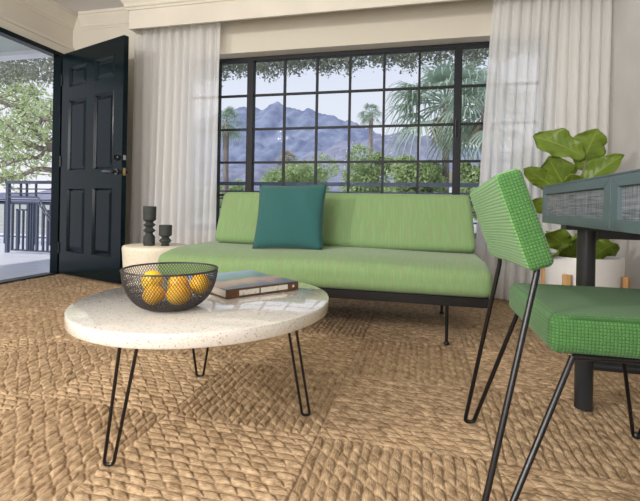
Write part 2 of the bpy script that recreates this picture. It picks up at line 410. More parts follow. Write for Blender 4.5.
# back wall around the window opening
WX0, WX1, WZ0, WZ1 = -2.19, .88, .44, 2.015
w = MB().box(XL-.15, WX0, YW, YG+.06, -.02, ZC).box(WX1, XR+.15, YW, YG+.06, -.02, ZC)
w.box(WX0, WX1, YW, YG+.06, -.02, WZ0).box(WX0, WX1, YW, YG+.06, WZ1, ZC); struct('wall_back', w, M['wall'])
DY0, DY1, DZ = 2.40, 3.388, 2.055
w = MB().box(XL-.035, XL, -2.6, DY0, -.02, ZC).box(XL-.035, XL, DY1+.02, YW, -.02, ZC).box(XL-.035, XL, DY0, DY1+.02, DZ, ZC)
struct('wall_left', w, M['wall'])
struct('wall_right', MB().box(XR, XR+.15, -2.6, YW, -.02, ZC), M['wall_grey'])
# crown mouldings
cp = [(0, 0), (0, -.155), (.012, -.155), (.016, -.14), (.03, -.132), (.034, -.11), (.06, -.075), (.085, -.045), (.09, -.03), (.105, -.025), (.108, 0)]
struct('trim_1', MB().prism([(XL+p*.5, ZC-.001+q) for p, q in cp], -2.5, YW, 'y'), M['trim'])
struct('trim_2', MB().prism([(YW-p*.5, ZC-.001+q) for p, q in cp], XL+.1, -2.54, 'x'), M['trim'])
# door casing and dark door frame
c = MB()
c.box(XL, XL+.018, DY0-.10, YW-.002, DZ+.01, DZ+.10).box(XL, XL+.028, DY0-.11, YW-.002, DZ+.09, DZ+.115)
c.box(XL, XL+.018, DY1+.03, YW-.002, 0, DZ+.01).box(XL, XL+.018, DY0-.1, DY0-.01, 0, DZ+.01); struct('trim_3', c, M['trim'])
f = MB().box(XL-.04, XL+.045, DY1-.02, DY1+.02, 0, DZ+.01).box(XL-.04, XL+.045, DY0-.01, DY0+.03, 0, DZ+.01)
f.box(XL-.04, XL+.045, DY0+.03, DY1-.02, DZ-.03, DZ+.01); struct('trim_4', f, M['door'], bevel=.003)
struct('trim_5', MB().box(XL-.06, XL+.045, DY0+.03, DY1-.035, -.015, .012), M['leg'])
b_ = MB().box(XL+.001, XL+.015, -2.5, DY0-.1, 0, .12); struct('baseboard_left', b_, M['trim'])
struct('baseboard_back', MB().box(XL+.02, XR-.001, YW-.015, YW-.001, 0, .12), M['trim'])
struct('baseboard_right', MB().box(XR-.015, XR-.001, -2.5, YW-.02, 0, .12), M['trim'])

# window: steel casements with glazing bars
win = thing('window_1', None, None, (0, 0, 0)); win['kind'] = 'structure'
ZB = [.47, .765, 1.064, 1.365, 1.672, 1.985]
f = MB().box(WX0, WX1, YG-.03, YG+.03, WZ1-.035, WZ1).box(WX0, WX1, YG-.03, YG+.03, WZ0, WZ0+.035)
f.box(WX0, WX0+.03, YG-.03, YG+.03, WZ0, WZ1).box(WX1-.03, WX1, YG-.03, YG+.03, WZ0, WZ1)
for x in (-1.557, .240): f.box(x-.030, x+.030, YG-.035, YG+.03, WZ0+.035, WZ1-.035)
f.build('window_frame', M['frame'], win, bevel=.003)
for name, xa, xb, bars in (('left_casement', WX0+.03, -1.587, [-1.868]), ('fixed_light', -1.527, .210, [-1.237, -.940, -.648, -.356, -.066]), ('right_casement', .270, WX1-.03, [.555])):
    b = MB()
    for x in bars: b.box(x-.0095, x+.0095, YG-.016, YG+.012, WZ0+.035, WZ1-.035)
    for z in ZB[1:5]: b.box(xa, xb, YG-.014, YG+.010, z-.0095, z+.0095)
    b.build('glazing_bars', M['frame'], win)
    MB().box(xa, xb, YG+.002, YG+.006, WZ0+.035, WZ1-.035).build('glass_panes', M['glass'], win)
MB().box(.222, .232, YG-.060, YG-.035, 1.26, 1.40).build('window_handle', M['black'], win, bevel=.002)
MB().box(WX0-.0, WX1, YW-.02, YG-.03, WZ0-.03, WZ0).build('window_sill', M['trim'], win)

# open entrance door, six panels
hx, hy = -3.290, 3.352; fx, fy = -2.401, 3.054
dw = math.hypot(fx-hx, fy-hy); ang = math.atan2(fy-hy, fx-hx)
door = thing('door_1', None, None, (hx, hy, 0), ang); door['kind'] = 'structure'
D = .042   # local: x along width, y thickness (front face at y=0 looks to the camera), z up
zz = [(.22, .80), (.955, 1.60), (1.715, 1.90)]; xx = [(.125*dw, .43*dw), (.56*dw, .865*dw)]
f = MB(); DH = 2.04
xe = [.004, xx[0][0], xx[0][1], xx[1][0], xx[1][1], dw]; ze = [.015, zz[0][0], zz[0][1], zz[1][0], zz[1][1], zz[2][0], zz[2][1], DH]
for i in (0, 2, 4): f.box(xe[i], xe[i+1], 0, D, ze[0], ze[7])
for i in (1, 3):
    for j in (0, 2, 4, 6): f.box(xe[i], xe[i+1], 0, D, ze[j], ze[j+1])
f.build('door_leaf', M['door'], door)
for xa, xb in xx:
    for za, zb in zz:
        p = MB()
        def ring(a, ya, c_, yc):
            q = [(xa+a, ya, za+a), (xb-a, ya, za+a), (xb-a, ya, zb-a), (xa+a, ya, zb-a)]
            r_ = [(xa+c_, yc, za+c_), (xb-c_, yc, za+c_), (xb-c_, yc, zb-c_), (xa+c_, yc, zb-c_)]
            p.add(q + r_, [(i, (i+1) % 4, (i+1) % 4+4, i+4) for i in range(4)])
        ring(0, .000, .006, -.004); ring(.006, -.004, .018, .010); ring(.018, .010, .022, .014); ring(.022, .014, .05, .006)
        p.add([(xa+.05, .006, za+.05), (xb-.05, .006, za+.05), (xb-.05, .006, zb-.05), (xa+.05, .006, zb-.05)], [(0, 1, 2, 3)])
        p.box(xa, xb, .018, D-.004, za, zb)
        p.build('door_panel', M['door'], door, recalc=False)
hz = .93
h = MB().lathe([(.026, 0), (.026, .008), (.012, .012), (.012, .045), (.011, .05)], n=20)
h.v = [(dw-.065+v[0], -v[2], hz+v[1]) for v in h.v]
h.tube(fillet([(dw-.065, -.046, hz), (dw-.10, -.05, hz+.002), (dw-.185, -.046, hz+.004)], .02), .0125, 12)
h2 = MB().lathe([(.026, 0), (.026, .008), (.012, .012), (.012, .05)], n=20)
h2.v = [(dw-.065+v[0], D+v[2], hz+v[1]) for v in h2.v]
h2.tube([(dw-.065, D+.046, hz), (dw-.18, D+.05, hz)], .0085, 10)
h.build('door_handle', M['pewter'], door, smooth=True); h2.build('door_handle', M['black'], door, smooth=True)
k = MB().lathe([(.024, 0), (.024, .008), (.016, .014), (.014, .02)], n=20); k.v = [(dw-.065+v[0], -v[2], hz+.115+v[1]) for v in k.v]
k.box(dw-.069, dw-.061, -.034, -.018, hz+.098, hz+.132); k.build('deadbolt', M['black'], door)
MB().box(dw-.001, dw+.002, .010, .034, hz-.03, hz+.03).box(dw, dw+.013, .014, .028, hz-.008, hz+.008).build('latch_plate', M['brass'], door)
MB().box(dw-.001, dw+.002, .010, .034, hz+.095, hz+.135).build('deadbolt_plate', M['steel'], door)
for z in (.25, 1.05, 1.80): MB().tube([(-.004, -.004, z-.05), (-.004, -.004, z+.05)], .007, 10).build('door_hinge', M['black'], door)

# pelmet box above the curtains
YP = 3.27; PZ = 2.183
pel = thing('pelmet', 'cream painted pelmet box with crown moulding along ceiling above window', 'pelmet', (0, 0, 0))
q = MB().box(-2.525, XR-.002, YP, YP+.02, PZ, ZC-.002).box(-2.525, -2.505, YP+.02, YW-.002, PZ, ZC-.002); q.build('pelmet_board', M['trim'], pel)
q = MB(); prof = [(p, r_) for p, r_ in cp]
A = [(YP-p, ZC-.003+r_) for p, r_ in prof]; n = len(A)
# mitred return at the left end
v1 = [(XR-.002, y, z) for y, z in A]; v2 = [(-2.525-p, YP-p, ZC-.003+r_) for p, r_ in prof]; v3 = [(-2.525-p, YW-.11, ZC-.003+r_) for p, r_ in prof]
q.add(v1+v2+v3, [(i, (i+1) % n, (i+1) % n+n, i+n) for i in range(n)] + [(i+n, (i+1) % n+n, (i+1) % n+2*n, i+2*n) for i in range(n)] + [tuple(range(n)), tuple(range(2*n, 3*n))])
q.build('pelmet_moulding', M['trim'], pel)

# sheer curtains
def curtain(x0, x1, xb0, xb1, label, seed, nf):
    rnd = random.Random(seed); N = nf*14; Z = 26; vs = []; fs = []
    ph = [rnd.uniform(-.5, .5) for _ in range(nf+2)]; am = [rnd.uniform(.55, 1.15) for _ in range(nf+2)]
    for j in range(Z+1):
        t = j/Z; z = 2.40 - t*2.375
        for i in range(N+1):
            s = i/N; xa = x0+(x1-x0)*s; xb = xb0+(xb1-xb0)*s; x = xa+(xb-xa)*(t**.8)
            k = s*nf; a = am[int(k)]*(1-k % 1)+am[int(k)+1]*(k % 1)
            w_ = math.sin(2*math.pi*k + ph[int(k)]*.5*t + .6*math.sin(t*3+k))
            w_ = math.copysign(abs(w_)**.75, w_)
            y = 3.415 + a*(.020+.022*t)*w_ + .010*math.sin(k*1.7+t*2.2+seed)
            vs.append((x + .009*math.cos(2*math.pi*k)*(.4+.6*t), y, z))
    for j in range(Z):
        for i in range(N): q = j*(N+1)+i; fs.append((q, q+1, q+N+2, q+N+1))
    o = MB().add(vs, fs).build('curtain', M['sheer'], None, smooth=False, recalc=False)
    o.data.polygons.foreach_set('use_smooth', [True]*len(fs)); return tag(o, label, 'curtain', 'sheer curtains at the window')
curtain(-2.58, -1.73, -2.60, -1.755, 'white sheer floor length curtain hanging beside the open dark door', 3, 11)
curtain(.475, 1.235, .34, 1.22, 'white sheer floor length curtain hanging behind the fig plant', 8, 12)

# ------------------------------------------------------------------ sofa
sofa = thing('sofa', 'low light green armless sofa on thin black frame under the window', 'sofa', (-.56, 2.6, 0))
def sx(o): return o
SY = 2.20
def seatfn(p):
    z = p.z
    if p.z > 0: z = p.z - .030*max(0, (-p.y-.18)/.2)**1.6 * (1 if p.y < -.18 else 0)
    return (p.x, p.y, z + (.006*math.sin(p.x*5+1) if p.z > 0 else 0))
seat = rbox('seat_cushion', M['sofa'], sofa, 1.82, .78, .165, .042, 5, (26, 12, 2), .006, seatfn, (-.027, -.01, .332))
lean = Matrix.Rotation(R(-19), 3, 'X')
def backfn(p):
    t = (p.z+.17)/.34
    cx = p.x
    return (p.x*(1.0-.022*t) - .010*t, p.y*(1-.25*t), p.z)
bk = rbox('back_cushion', M['sofa'], sofa, 1.69, .15, .362, .035, 5, (24, 2, 8), .005, backfn, (.012, .215, .583), lean)
fr = MB().box(-.865, .865, -.375, .36, .222, .246)
fr.box(-.87, .87, -.39, -.365, .205, .249).box(-.87, .87, .36, .385, .205, .249).box(-.87, -.845, -.365, .36, .205, .249).box(.845, .87, -.365, .36, .205, .249)
fr.build('base_frame', M['black'], sofa)
for x in (-.67, .675):
    for y in (-.34, .31):
        l_ = MB().tube([(x, y, .001), (x, y, .21)], .0085, 10).lathe([(.013, .001), (.015, .004), (.015, .010), (.010, .016)], (x, y, 0), 14)
        l_.box(x-.024, x+.024, y-.02, y+.02, .199, .207); l_.build('leg', M['black'], sofa, smooth=True)
for x in (-.55, .55): MB().tube(fillet([(x, .30, .235), (x, .385, .30), (x, .44, .60)], .05), .009, 8).build('back_bracket', M['black'], sofa, smooth=True)

# teal pillow
def pillow(label, c, wx, hz_, t, rot):
    n = 26; vs = []; fs = []; uv = []
    for s_ in (1, -1):
        for j in range(n+1):
            for i in range(n+1):
                a, b = 2*i/n-1, 2*j/n-1
                e_ = max(0, (1-a*a)*(1-b*b))**.42
                pin = 1 - .055*(1-a*a)*(b*b)**1.5*0 
                x = a*(wx/2)*(1-.055*(1-b*b)**1.0*abs(a)**3); z = b*(hz_/2)*(1-.055*(1-a*a)*abs(b)**3)
                w_ = .006*math.sin(a*6+b*3)*e_ 
                vs.append((x, s_*(t/2*e_) + w_, z)); uv.append((x, z))
    N = (n+1)**2
    for s_ in (0, 1):
        for j in range(n):
            for i in range(n):
                q = s_*N+j*(n+1)+i; f_ = (q, q+1, q+n+2, q+n+1); fs.append(f_ if s_ else f_[::-1])
    mb = MB().add([rot @ Vector(v) + Vector((0,0,0)) for v in vs], fs); mb.uv = uv
    o = mb.build('throw_pillow', M['pillow'], None, recalc=False); o.location = c
    o.data.polygons.foreach_set('use_smooth', [True]*len(fs))
    b = bmesh.new(); b.from_mesh(o.data); bmesh.ops.remove_doubles(b, verts=b.verts, dist=.0005); b.to_mesh(o.data); b.free()
    pts = []
    for k in range(80):
        a = k/20; s_ = int(a) % 4; u_ = (a % 1)*2-1
        A_ = {0: (u_, -1), 1: (1, u_), 2: (-u_, 1), 3: (-1, -u_)}[s_]; a_, b_ = A_
        pts.append(rot @ Vector((a_*(wx/2)*(1-.055*(1-b_*b_)*abs(a_)**3), 0, b_*(hz_/2)*(1-.055*(1-a_*a_)*abs(b_)**3))))
    MB().tube(pts, .0028, 6, closed=True).build('seam', M['pillow'], o, smooth=False)
    return tag(o, label, 'pillow')
pillow('square teal throw pillow leaning on the green sofa back', (-.792, 2.505, .616), .43, .405, .12,
       (Matrix.Rotation(R(-1), 3, 'Y') @ Matrix.Rotation(R(-17), 3, 'X')))

# ------------------------------------------------------------------ drum side table and candle holders
dr = MB().lathe([(.172, .001), (.178, .008), (.196, .20), (.206, .35), (.209, .376), (.206, .389), (.200, .394)], n=72)
drum = dr.build('side_table', M['terr_side'], None, smooth=True); drum.location = (-1.768, 2.60, 0)
tag(drum, 'cream stone drum side table between open door and green sofa', 'side table')
tall = MB().lathe([(.034, 0), (.037, .004), (.037, .058), (.022, .078), (.022, .084), (.040, .100), (.022, .118), (.022, .122), (.040, .138), (.022, .154), (.024, .158), (.041, .172), (.042, .258), (.040, .262), (.034, .262), (.032, .245)], n=40)
t_ = tall.build('candle_holder', M['char'], None, smooth=True); t_.location = (-1.790, 2.56, .395)
tag(t_, 'tall charcoal candle holder with stacked discs on the cream drum table', 'candle holder', 'charcoal candle holders on the drum table')
sh = MB().lathe([(.026, 0), (.030, .004), (.022, .012), (.040, .034), (.022, .056), (.026, .060), (.041, .070), (.042, .136), (.040, .139), (.034, .139), (.032, .125)], n=40)
s_ = sh.build('candle_holder', M['char'], None, smooth=True); s_.location = (-1.685, 2.585, .395)
tag(s_, 'short charcoal candle holder on the cream drum table, right of the tall one', 'candle holder', 'charcoal candle holders on the drum table')

# ------------------------------------------------------------------ coffee table
CX, CY, CZ = -.671, 1.285, .380
ct = thing('coffee_table', 'slightly oval speckled cream coffee table with three black hairpin legs', 'coffee table', (CX, CY, 0))
tt = MB().lathe([(.980, .342), (.994, .3435), (1., .347), (1., .374), (.996, .378), (.984, .380)], n=160)
ta_ = R(76); tt.v = [((v[0]*.4186*math.cos(ta_)-v[1]*.3767*math.sin(ta_)), (v[0]*.4186*math.sin(ta_)+v[1]*.3767*math.cos(ta_)), v[2]) for v in tt.v]
tt.build('tabletop', M['terr'], ct, smooth=True)
for foot, ta, tb in (((-0.778, 0.961), (-0.741, 0.952), (-0.698, 0.965)), ((-0.845, 1.548), (-0.835, 1.416), (-0.732, 1.451)), ((-0.361, 1.354), (-0.438, 1.354), (-0.414, 1.362))):
    fo = Vector((foot[0]-CX, foot[1]-CY, .005)); a = Vector((ta[0]-CX, ta[1]-CY, .3415)); b = Vector((tb[0]-CX, tb[1]-CY, .3415))
    d = (b-a).normalized()*.012
    pts = fillet([a, fo-d+Vector((0,0,.001)), fo+d+Vector((0,0,.001)), b], .02, 6)
    m_ = MB().tube(pts, .0045, 8); cc = (a+b)/2
    m_.box(cc.x-.02, cc.x+.02, cc.y-.02, cc.y+.02, .3400, .3425); m_.build('leg', M['black'], ct, smooth=True)

# wire bowl
BX, BY = -.708, 1.116
bowl = thing('wire_bowl', 'black diamond mesh wire bowl full of lemons on the coffee table', 'bowl', (BX, BY, .380))
def brad(t): return .056 + (.131-.056)*math.sin(t*math.pi/2)**.92
def bz(t): return .004 + .108*(1-math.cos(t*math.pi/2))**.92
wm = MB(); NW = 92
for sgn in (1, -1):
    for k in range(NW):
        a0 = 2*math.pi*k/NW; pts = []
        for j in range(15):
            t = j/14; a = a0 + sgn*t*.85; r_ = brad(t)
            pts.append((r_*math.cos(a), r_*math.sin(a), bz(t)))
        wm.tube(pts, .0009, 4, cap=False)
wm.build('wire_mesh', M['wire'], bowl)
MB().tube([(brad(1)*math.cos(a), brad(1)*math.sin(a), bz(1)) for a in [2*math.pi*k/72 for k in range(72)]], .0026, 8, closed=True).build('rim', M['wire'], bowl, smooth=True)
MB().lathe([(.052, .0005), (.056, .002), (.056, .005), (.052, .006)], n=48).build('base', M['wire'], bowl, smooth=True)
# lemons
def lemon(c, r_, rot, label, m):
    n1, n2 = 18, 24; prof = []
    for i in range(n1+1):
        a = math.pi*i/n1; rr = math.sin(a)**.92; z = -math.cos(a)*1.10
        if i in (0, n1): z *= 1.09
        prof.append((max(rr, .0)*r_ + (.0008 if i in (0, n1) else 0), z*r_))
    o = MB().lathe(prof, n=n2).build('lemon', m, None, smooth=True); o.location = c; o.rotation_euler = rot
    MB().lathe([(.0035, r_*1.195), (.0035, r_*1.225), (.001, r_*1.235)], n=8).build('stem_end', M['soil'] if 0 else M['oak'], o)
    return tag(o, label, 'lemon', 'lemons in the wire bowl')
LB = .390
for (dx, dy, dz, rr, rot, lab, mm) in [
    (-.060, .020, .068, .033, (1.2, .3, .4), 'bright yellow lemon at the left in the wire bowl, highest of the five', 'fruit2'),
    (-.034, -.036, .040, .031, (.4, 1.3, 0), 'orange yellow lemon at the front left in the wire bowl', 'fruit'),
    (.008, .042, .056, .031, (.9, .8, 1), 'orange yellow lemon at the back in the wire bowl', 'fruit'),
    (.036, -.036, .042, .032, (1.5, .1, 2), 'orange yellow lemon at the front in the wire bowl, right of the centre', 'fruit'),
    (.078, .026, .060, .031, (.3, .9, 2.4), 'orange yellow lemon at the right in the wire bowl', 'fruit')]:
    # offsets in the camera-facing frame (dx to the right, dy away)
    X_ = BX + dx*math.cos(TH) - dy*math.sin(TH)*1.0; Y_ = BY + dx*math.sin(TH) + dy*math.cos(TH)
    lemon((X_, Y_, .384+dz), rr*.93, rot, lab, M[mm])

# book
p0, p1, p2 = Vector((-.603, 1.262, 0)), Vector((-.436, 1.490, 0)), Vector((-.681, 1.702, 0))
L1, L2 = (p1-p0).length, (p2-p1).length; ba = math.atan2((p1-p0).y, (p1-p0).x)
book = thing('book', 'thick hardcover art book with landscape cover lying on the coffee table', 'book', (p0.x, p0.y, .3808), ba)
def cover_mat():
    m = bpy.data.materials.new('book_cover_art'); m.use_nodes = True; n, b = nodes_of(m); b.inputs['Roughness'].default_value = .28
    t = n.nodes.new('ShaderNodeTexCoord'); s = n.nodes.new('ShaderNodeSeparateXYZ'); n.links.new(t.outputs['Object'], s.inputs[0])
    ns = n.nodes.new('ShaderNodeTexNoise'); ns.inputs['Scale'].default_value = 16; ns.inputs['Detail'].default_value = 6
    n.links.new(t.outputs['Object'], ns.inputs['Vector'])
    v = math_node(n, 'ADD', math_node(n, 'MULTIPLY', s.outputs[1], 2.6), math_node(n, 'MULTIPLY', ns.outputs['Fac'], .42))
    r = n.nodes.new('ShaderNodeValToRGB'); E_ = r.color_ramp.elements
    E_[0].position = .12; E_[0].color = (.10, .14, .20, 1); E_[1].position = 1; E_[1].color = (.30, .42, .60, 1)
    for p, c_ in ((.30, (.14, .17, .24)), (.42, (.44, .30, .27)), (.54, (.52, .36, .32)), (.66, (.13, .24, .20)), (.78, (.20, .32, .40))):
        q = E_.new(p); q.color = (*c_, 1)
    n.links.new(v, r.inputs[0]); n.links.new(r.outputs[0], b.inputs['Base Color']); return m
cm = cover_mat()
MB().box(0, L1, 0, L2, .0265, .0295).build('front_cover', cm, book, bevel=.0008)
MB().box(0, L1, 0, L2, .0, .003).build('back_cover', M['brown'], book, bevel=.0008)
MB().box(.004, L1-.004, .004, L2-.004, .003, .0265).build('pages', M['paper'], book)
MB().box(-.001, L1+.001, -.002, .004, .0, .0295).build('spine', M['brown'], book, bevel=.001)
MB().box(.045, .120, -.0028, -.0018, .007, .0235).box(.126, .236, -.0028, -.0018, .007, .0235).build('spine_label', M['label'], book)
MB().add([(L1-.022+.006*math.cos(2*math.pi*k/10)*(1 if k % 2 == 0 else .45), y_, .015+.006*math.sin(2*math.pi*k/10)*(1 if k % 2 == 0 else .45)) for y_ in (-.0030, -.0018) for k in range(10)],
    [tuple(range(10)), tuple(range(10, 20))] + [(i, (i+1) % 10, (i+1) % 10+10, i+10) for i in range(10)]).build('spine_emblem', M['label'], book)

# ------------------------------------------------------------------ green wire chair
ch = thing('desk_chair', 'green woven chair on black bent rod legs facing the desk', 'chair', (.49, 1.19, 0), R(5))
st = rbox('seat', M['chair'], ch, .475, .405, .080, .020, 5, (16, 14, 3), .006, None, (-.006, -.008, .427), Matrix.Rotation(R(-3.5), 3, 'Z'))
for s_ in (-1, 1):
    pts = fillet([(-.230, s_*.2035-.008, .392), (-.222, s_*.2035-.008, .463), (.228, s_*.2035-.008, .463), (.228, s_*.2035-.008, .392)], .03, 6)
    MB().tube([Matrix.Rotation(R(-3.5), 3, 'Z') @ (Vector(p)+Vector((0, -s_*.006, -.001))) for p in pts], .0022, 6).build('piping', M['pipe'], st, smooth=True)
bt = rbox('backrest', M['chair_back'], ch, .053, .466, .206, .012, 4, (1, 14, 7), .004,
          lambda p: (p.x + .006*(1-(p.y/.23)**2), p.y, p.z), (-.300, .010, .651),
          Matrix.Rotation(R(-4), 3, 'Z') @ Matrix.Rotation(R(-2.6), 3, 'X') @ Matrix.Rotation(R(-19), 3, 'Y'))
bt.data.materials.append(M['chair'])     # the end faces carry the check weave
for p in bt.data.polygons:
    if abs(p.normal.y) > .6: p.material_index = 1
rr = .0062
for s_, top, foot in ((-1, (-.285, -.195, .59), (-.412, -.298, .0075)), (1, (-.262, .190, .56), (-.319, .289, .0075))):
    foot = Vector(foot); back = Vector((-.210 - (.002 if s_ < 0 else 0), s_*.188-.006, .3845))
    a = Vector(top) + Vector((-.018, 0, .05)); t2 = Vector(top) + Vector((.004, 0, -.025))
    pts = fillet([a, t2, foot+Vector((-.013, 0, 0)), foot+Vector((.013, 0, 0)), back], .022, 7)
    MB().tube(pts, rr, 10).build('rear_leg', M['black'], ch, smooth=True)
    MB().tube([back, (.22, s_*.188-.006, .3845)], rr, 10).build('seat_rail', M['black'], ch, smooth=True)
    ft = Vector((.165, s_*.295, .0075))
    pts = fillet([(.055, s_*.188-.006, .3845), ft+Vector((-.008, 0, 0)), ft+Vector((.008, 0, 0)), (.215, s_*.188-.006, .3845)], .02, 6)
    fl = MB().tube(pts, rr*.85, 10).build('front_leg', M['black'], ch, smooth=True)
    MB().lathe([(.009, 0), (.011, .002), (.011, .012), (.008, .016)], ft - Vector((0, 0, .007)), 14).build('foot_glide', M['black'], fl, smooth=True)
for x in (-.19, .11): MB().tube([(x, -.19, .3845), (x, .18, .3845)], rr, 8).build('crossbar', M['black'], ch, smooth=True)

# ------------------------------------------------------------------ desk
DX0, DX1, DYa, DYb, DZ0, DZ1 = .447, 1.235, .545, 1.868, .632, .773
desk = thing('desk', 'slate blue wooden desk with cane fronted drawers against right wall', 'desk', (.84, 1.2, 0))
Od = Vector((.84, 1.2, 0))
def L(x, y, z): return (x-Od.x, y-Od.y, z)
def lbox(m, x0, x1, y0, y1, z0, z1): return m.box(x0-Od.x, x1-Od.x, y0-Od.y, y1-Od.y, z0, z1)
lbox(MB(), DX0-.001, DX1, DYa-.0, DYb, DZ1-.004, DZ1).build('desktop', M['desk'], desk)
lbox(MB(), DX0+.022, DX1-.002, DYa+.002, DYb-.002, DZ0+.002, DZ1-.0045).build('carcass', M['desk'], desk)
def cane():
    m = bpy.data.materials.new('grey_woven_cane'); m.use_nodes = True; n, b = nodes_of(m); b.inputs['Roughness'].default_value = .7
    t = n.nodes.new('ShaderNodeTexCoord')
    def st_(sc):
        mp = n.nodes.new('ShaderNodeMapping'); mp.inputs['Scale'].default_value = sc; n.links.new(t.outputs['Object'], mp.inputs[0])
        k = n.nodes.new('ShaderNodeTexNoise'); k.inputs['Scale'].default_value = 1; k.inputs['Detail'].default_value = 4; n.links.new(mp.outputs[0], k.inputs['Vector']); return k.outputs['Fac']
    s = math_node(n, 'MULTIPLY', math_node(n, 'ADD', st_((20, 350, 14)), st_((20, 10, 420))), .5)
    r = n.nodes.new('ShaderNodeValToRGB'); r.color_ramp.elements[0].position = .38; r.color_ramp.elements[0].color = (.05, .065, .08, 1)
    r.color_ramp.elements[1].position = .64; r.color_ramp.elements[1].color = (.27, .29, .32, 1)
    n.links.new(s, r.inputs[0]); n.links.new(r.outputs[0], b.inputs['Base Color'])
    bn = n.nodes.new('ShaderNodeBump'); bn.inputs['Strength'].default_value = .4; bn.inputs['Distance'].default_value = .002
    n.links.new(s, bn.inputs['Height']); n.links.new(bn.outputs[0], b.inputs['Normal']); return m
cn = cane()
def drawer(y0, y1):
    g = .0015; y0 += g; y1 -= g; z0, z1 = DZ0, DZ1-.0045; wv, wh = .042, .028
    O_ = [(y0, z0), (y1, z0), (y1, z1), (y0, z1)]; I = [(y0+wv, z0+wh), (y1-wv, z0+wh), (y1-wv, z1-wh), (y0+wv, z1-wh)]
    fm = MB()
    cuy, cuz = (y0+y1)/2, (z0+z1)/2
    for i in range(4):
        j = (i+1) % 4; q = [O_[i], O_[j], I[j], I[i]]
        mx_, mz_ = sum(a for a, _ in q)/4, sum(b for _, b in q)/4
        q = [(a+(mx_-a)*.0 + (-1 if a > mx_ else 1)*.0004, b) for a, b in q]
        fm.add([L(DX0, a, b) for a, b in q] + [L(DX0+.02, a, b) for a, b in q], [(0, 1, 2, 3), (7, 6, 5, 4)] + [(k, (k+1) % 4, (k+1) % 4+4, k+4) for k in range(4)])
    fo = fm.build('drawer_frame', M['desk'], desk, bevel=.0009, seg=1)
    lbox(MB(), DX0+.009, DX0+.018, I[0][0]-.001, I[1][0]+.001, I[0][1]-.001, I[2][1]+.001).build('cane_panel', cn, fo)
drawer(1.222, DYb); drawer(DYa, 1.222)
for y in (1.675, .70):
    for x in (.542, 1.13):
        MB().lathe([(.027, .001), (.0285, .004), (.0285, .615)], (x-Od.x, y-Od.y, 0), 28).build('leg', M['leg'], desk, smooth=True)
    lbox(MB(), .47, 1.20, y-.03, y+.03, .614, .6335).build('mounting_plate', M['leg'], desk)
    lbox(MB(), .575, 1.11, y-.016, y+.016, .586, .614).build('top_rail', M['leg'], desk)
    MB().tube([(.542-Od.x, y-Od.y, .152), (1.13-Od.x, y-Od.y, .152)], .0175, 16).build('stretcher', M['leg'], desk, smooth=True)

# ------------------------------------------------------------------ potted fig on a wooden stand
PX_, PY_ = .880, 2.76
def stand():
    o = thing('plant_stand', 'small oak plant stand holding the white pot behind the desk', 'plant stand', (PX_, PY_, 0))
    for k, a in enumerate((R(52), R(142), R(232), R(322))):
        x, y = .2115*math.cos(a), .2115*math.sin(a)
        mb = MB().box(-.013, .013, -.022, .022, 0.001, .335)
        c_, s_ = math.cos(a), math.sin(a); mb.v = [(x+v[0]*c_-v[1]*s_, y+v[0]*s_+v[1]*c_, v[2]) for v in mb.v]
        mb.build('leg', M['oak'], o, bevel=.003)
    mb = MB()
    for a in (R(52), R(142)):
        q = MB().box(-.20, .20, -.014, .014, .10, .134); c_, s_ = math.cos(a), math.sin(a)
        mb.add([(v[0]*c_-v[1]*s_, v[0]*s_+v[1]*c_, v[2]) for v in q.v], q.f)
    mb.build('cross_brace', M['oak'], o)
stand()
fig = thing('fiddle_leaf_fig', 'fiddle leaf fig with large green leaves in round white pot', 'potted plant', (PX_, PY_, .135))
MB().lathe([(.17, .0), (.183, .006), (.190, .05), (.195, .285), (.193, .291), (.186, .291), (.184, .285), (.180, .255)], n=64).build('pot', M['pot'], fig, smooth=True)
MB().lathe([(.181, .25), (.181, .262), (.10, .27), (.01, .272)], n=40).build('soil', M['soil'], fig, smooth=True)
stem = MB()
stem.tube([(0, 0, .26), (.01, .0, .5), (-.005, .01, .75), (.01, 0, .96)], [.011, .010, .008, .005], 8)
stem.tube([(.03, .02, .26), (.05, .03, .42), (.05, .02, .60)], [.009, .008, .005], 8)
stem.build('stem', M['bark'], fig, smooth=True)
def leaf(base, tip, width, side, droop=.12, cup=.25, seed=0, n=16, w=9):
    """fiddle shaped blade from base to tip; side = direction of the blade's width"""
    base, tip, side = Vector(base), Vector(tip), Vector(side).normalized()
    ax = tip-base; Ln = ax.length; side = (side - ax.normalized()*side.dot(ax.normalized())).normalized(); nm = ax.normalized().cross(side)
    if nm.z < 0: nm = -nm
    vs = []; uv = []; fs = []
    for j in range(n+1):
        t = j/n
        wd = width/2*((math.sin(math.pi*min(1, t*1.02+.0)**.72))**.62)*(.62+.52*t - .18*math.sin(math.pi*t*1.9)*(t < .55))
        if t > .97: wd = width*.03
        if j == 0: wd = width*.04
        for i in range(-w, w+1):
            s_ = i/w
            p = base + ax*t + side*wd*s_ + nm*(Ln*(droop*math.sin(math.pi*t) ) + cup*wd*abs(s_)**1.4
                + .018*math.sin(t*17+seed+abs(s_)*2)*abs(s_)**2*(width/.2) + .007*math.sin(t*40+s_*5+seed)*abs(s_))
            p.z -= Ln*.10*t*t
            vs.append(p); uv.append((s_, t))
    W_ = 2*w+1
    for j in range(n):
        for i in range(W_-1): q = j*W_+i; fs.append((q, q+1, q+W_+1, q+W_))
    m_ = MB().add(vs, fs); m_.uv = uv
    o = m_.build('leaf', M['fig'], fig, recalc=False); o.data.polygons.foreach_set('use_smooth', [True]*len(fs))
    q = o.modifiers.new('s', 'SOLIDIFY'); q.thickness = .0012
    return o
def fp(u, v, dy=0.):   # a point of the plant seen at (u, v), dy behind or before its axis, in the plant's frame
    p = at(u, v, PY_+dy); return p - Vector((PX_, PY_, .135))
up = (0, -.4, 1)
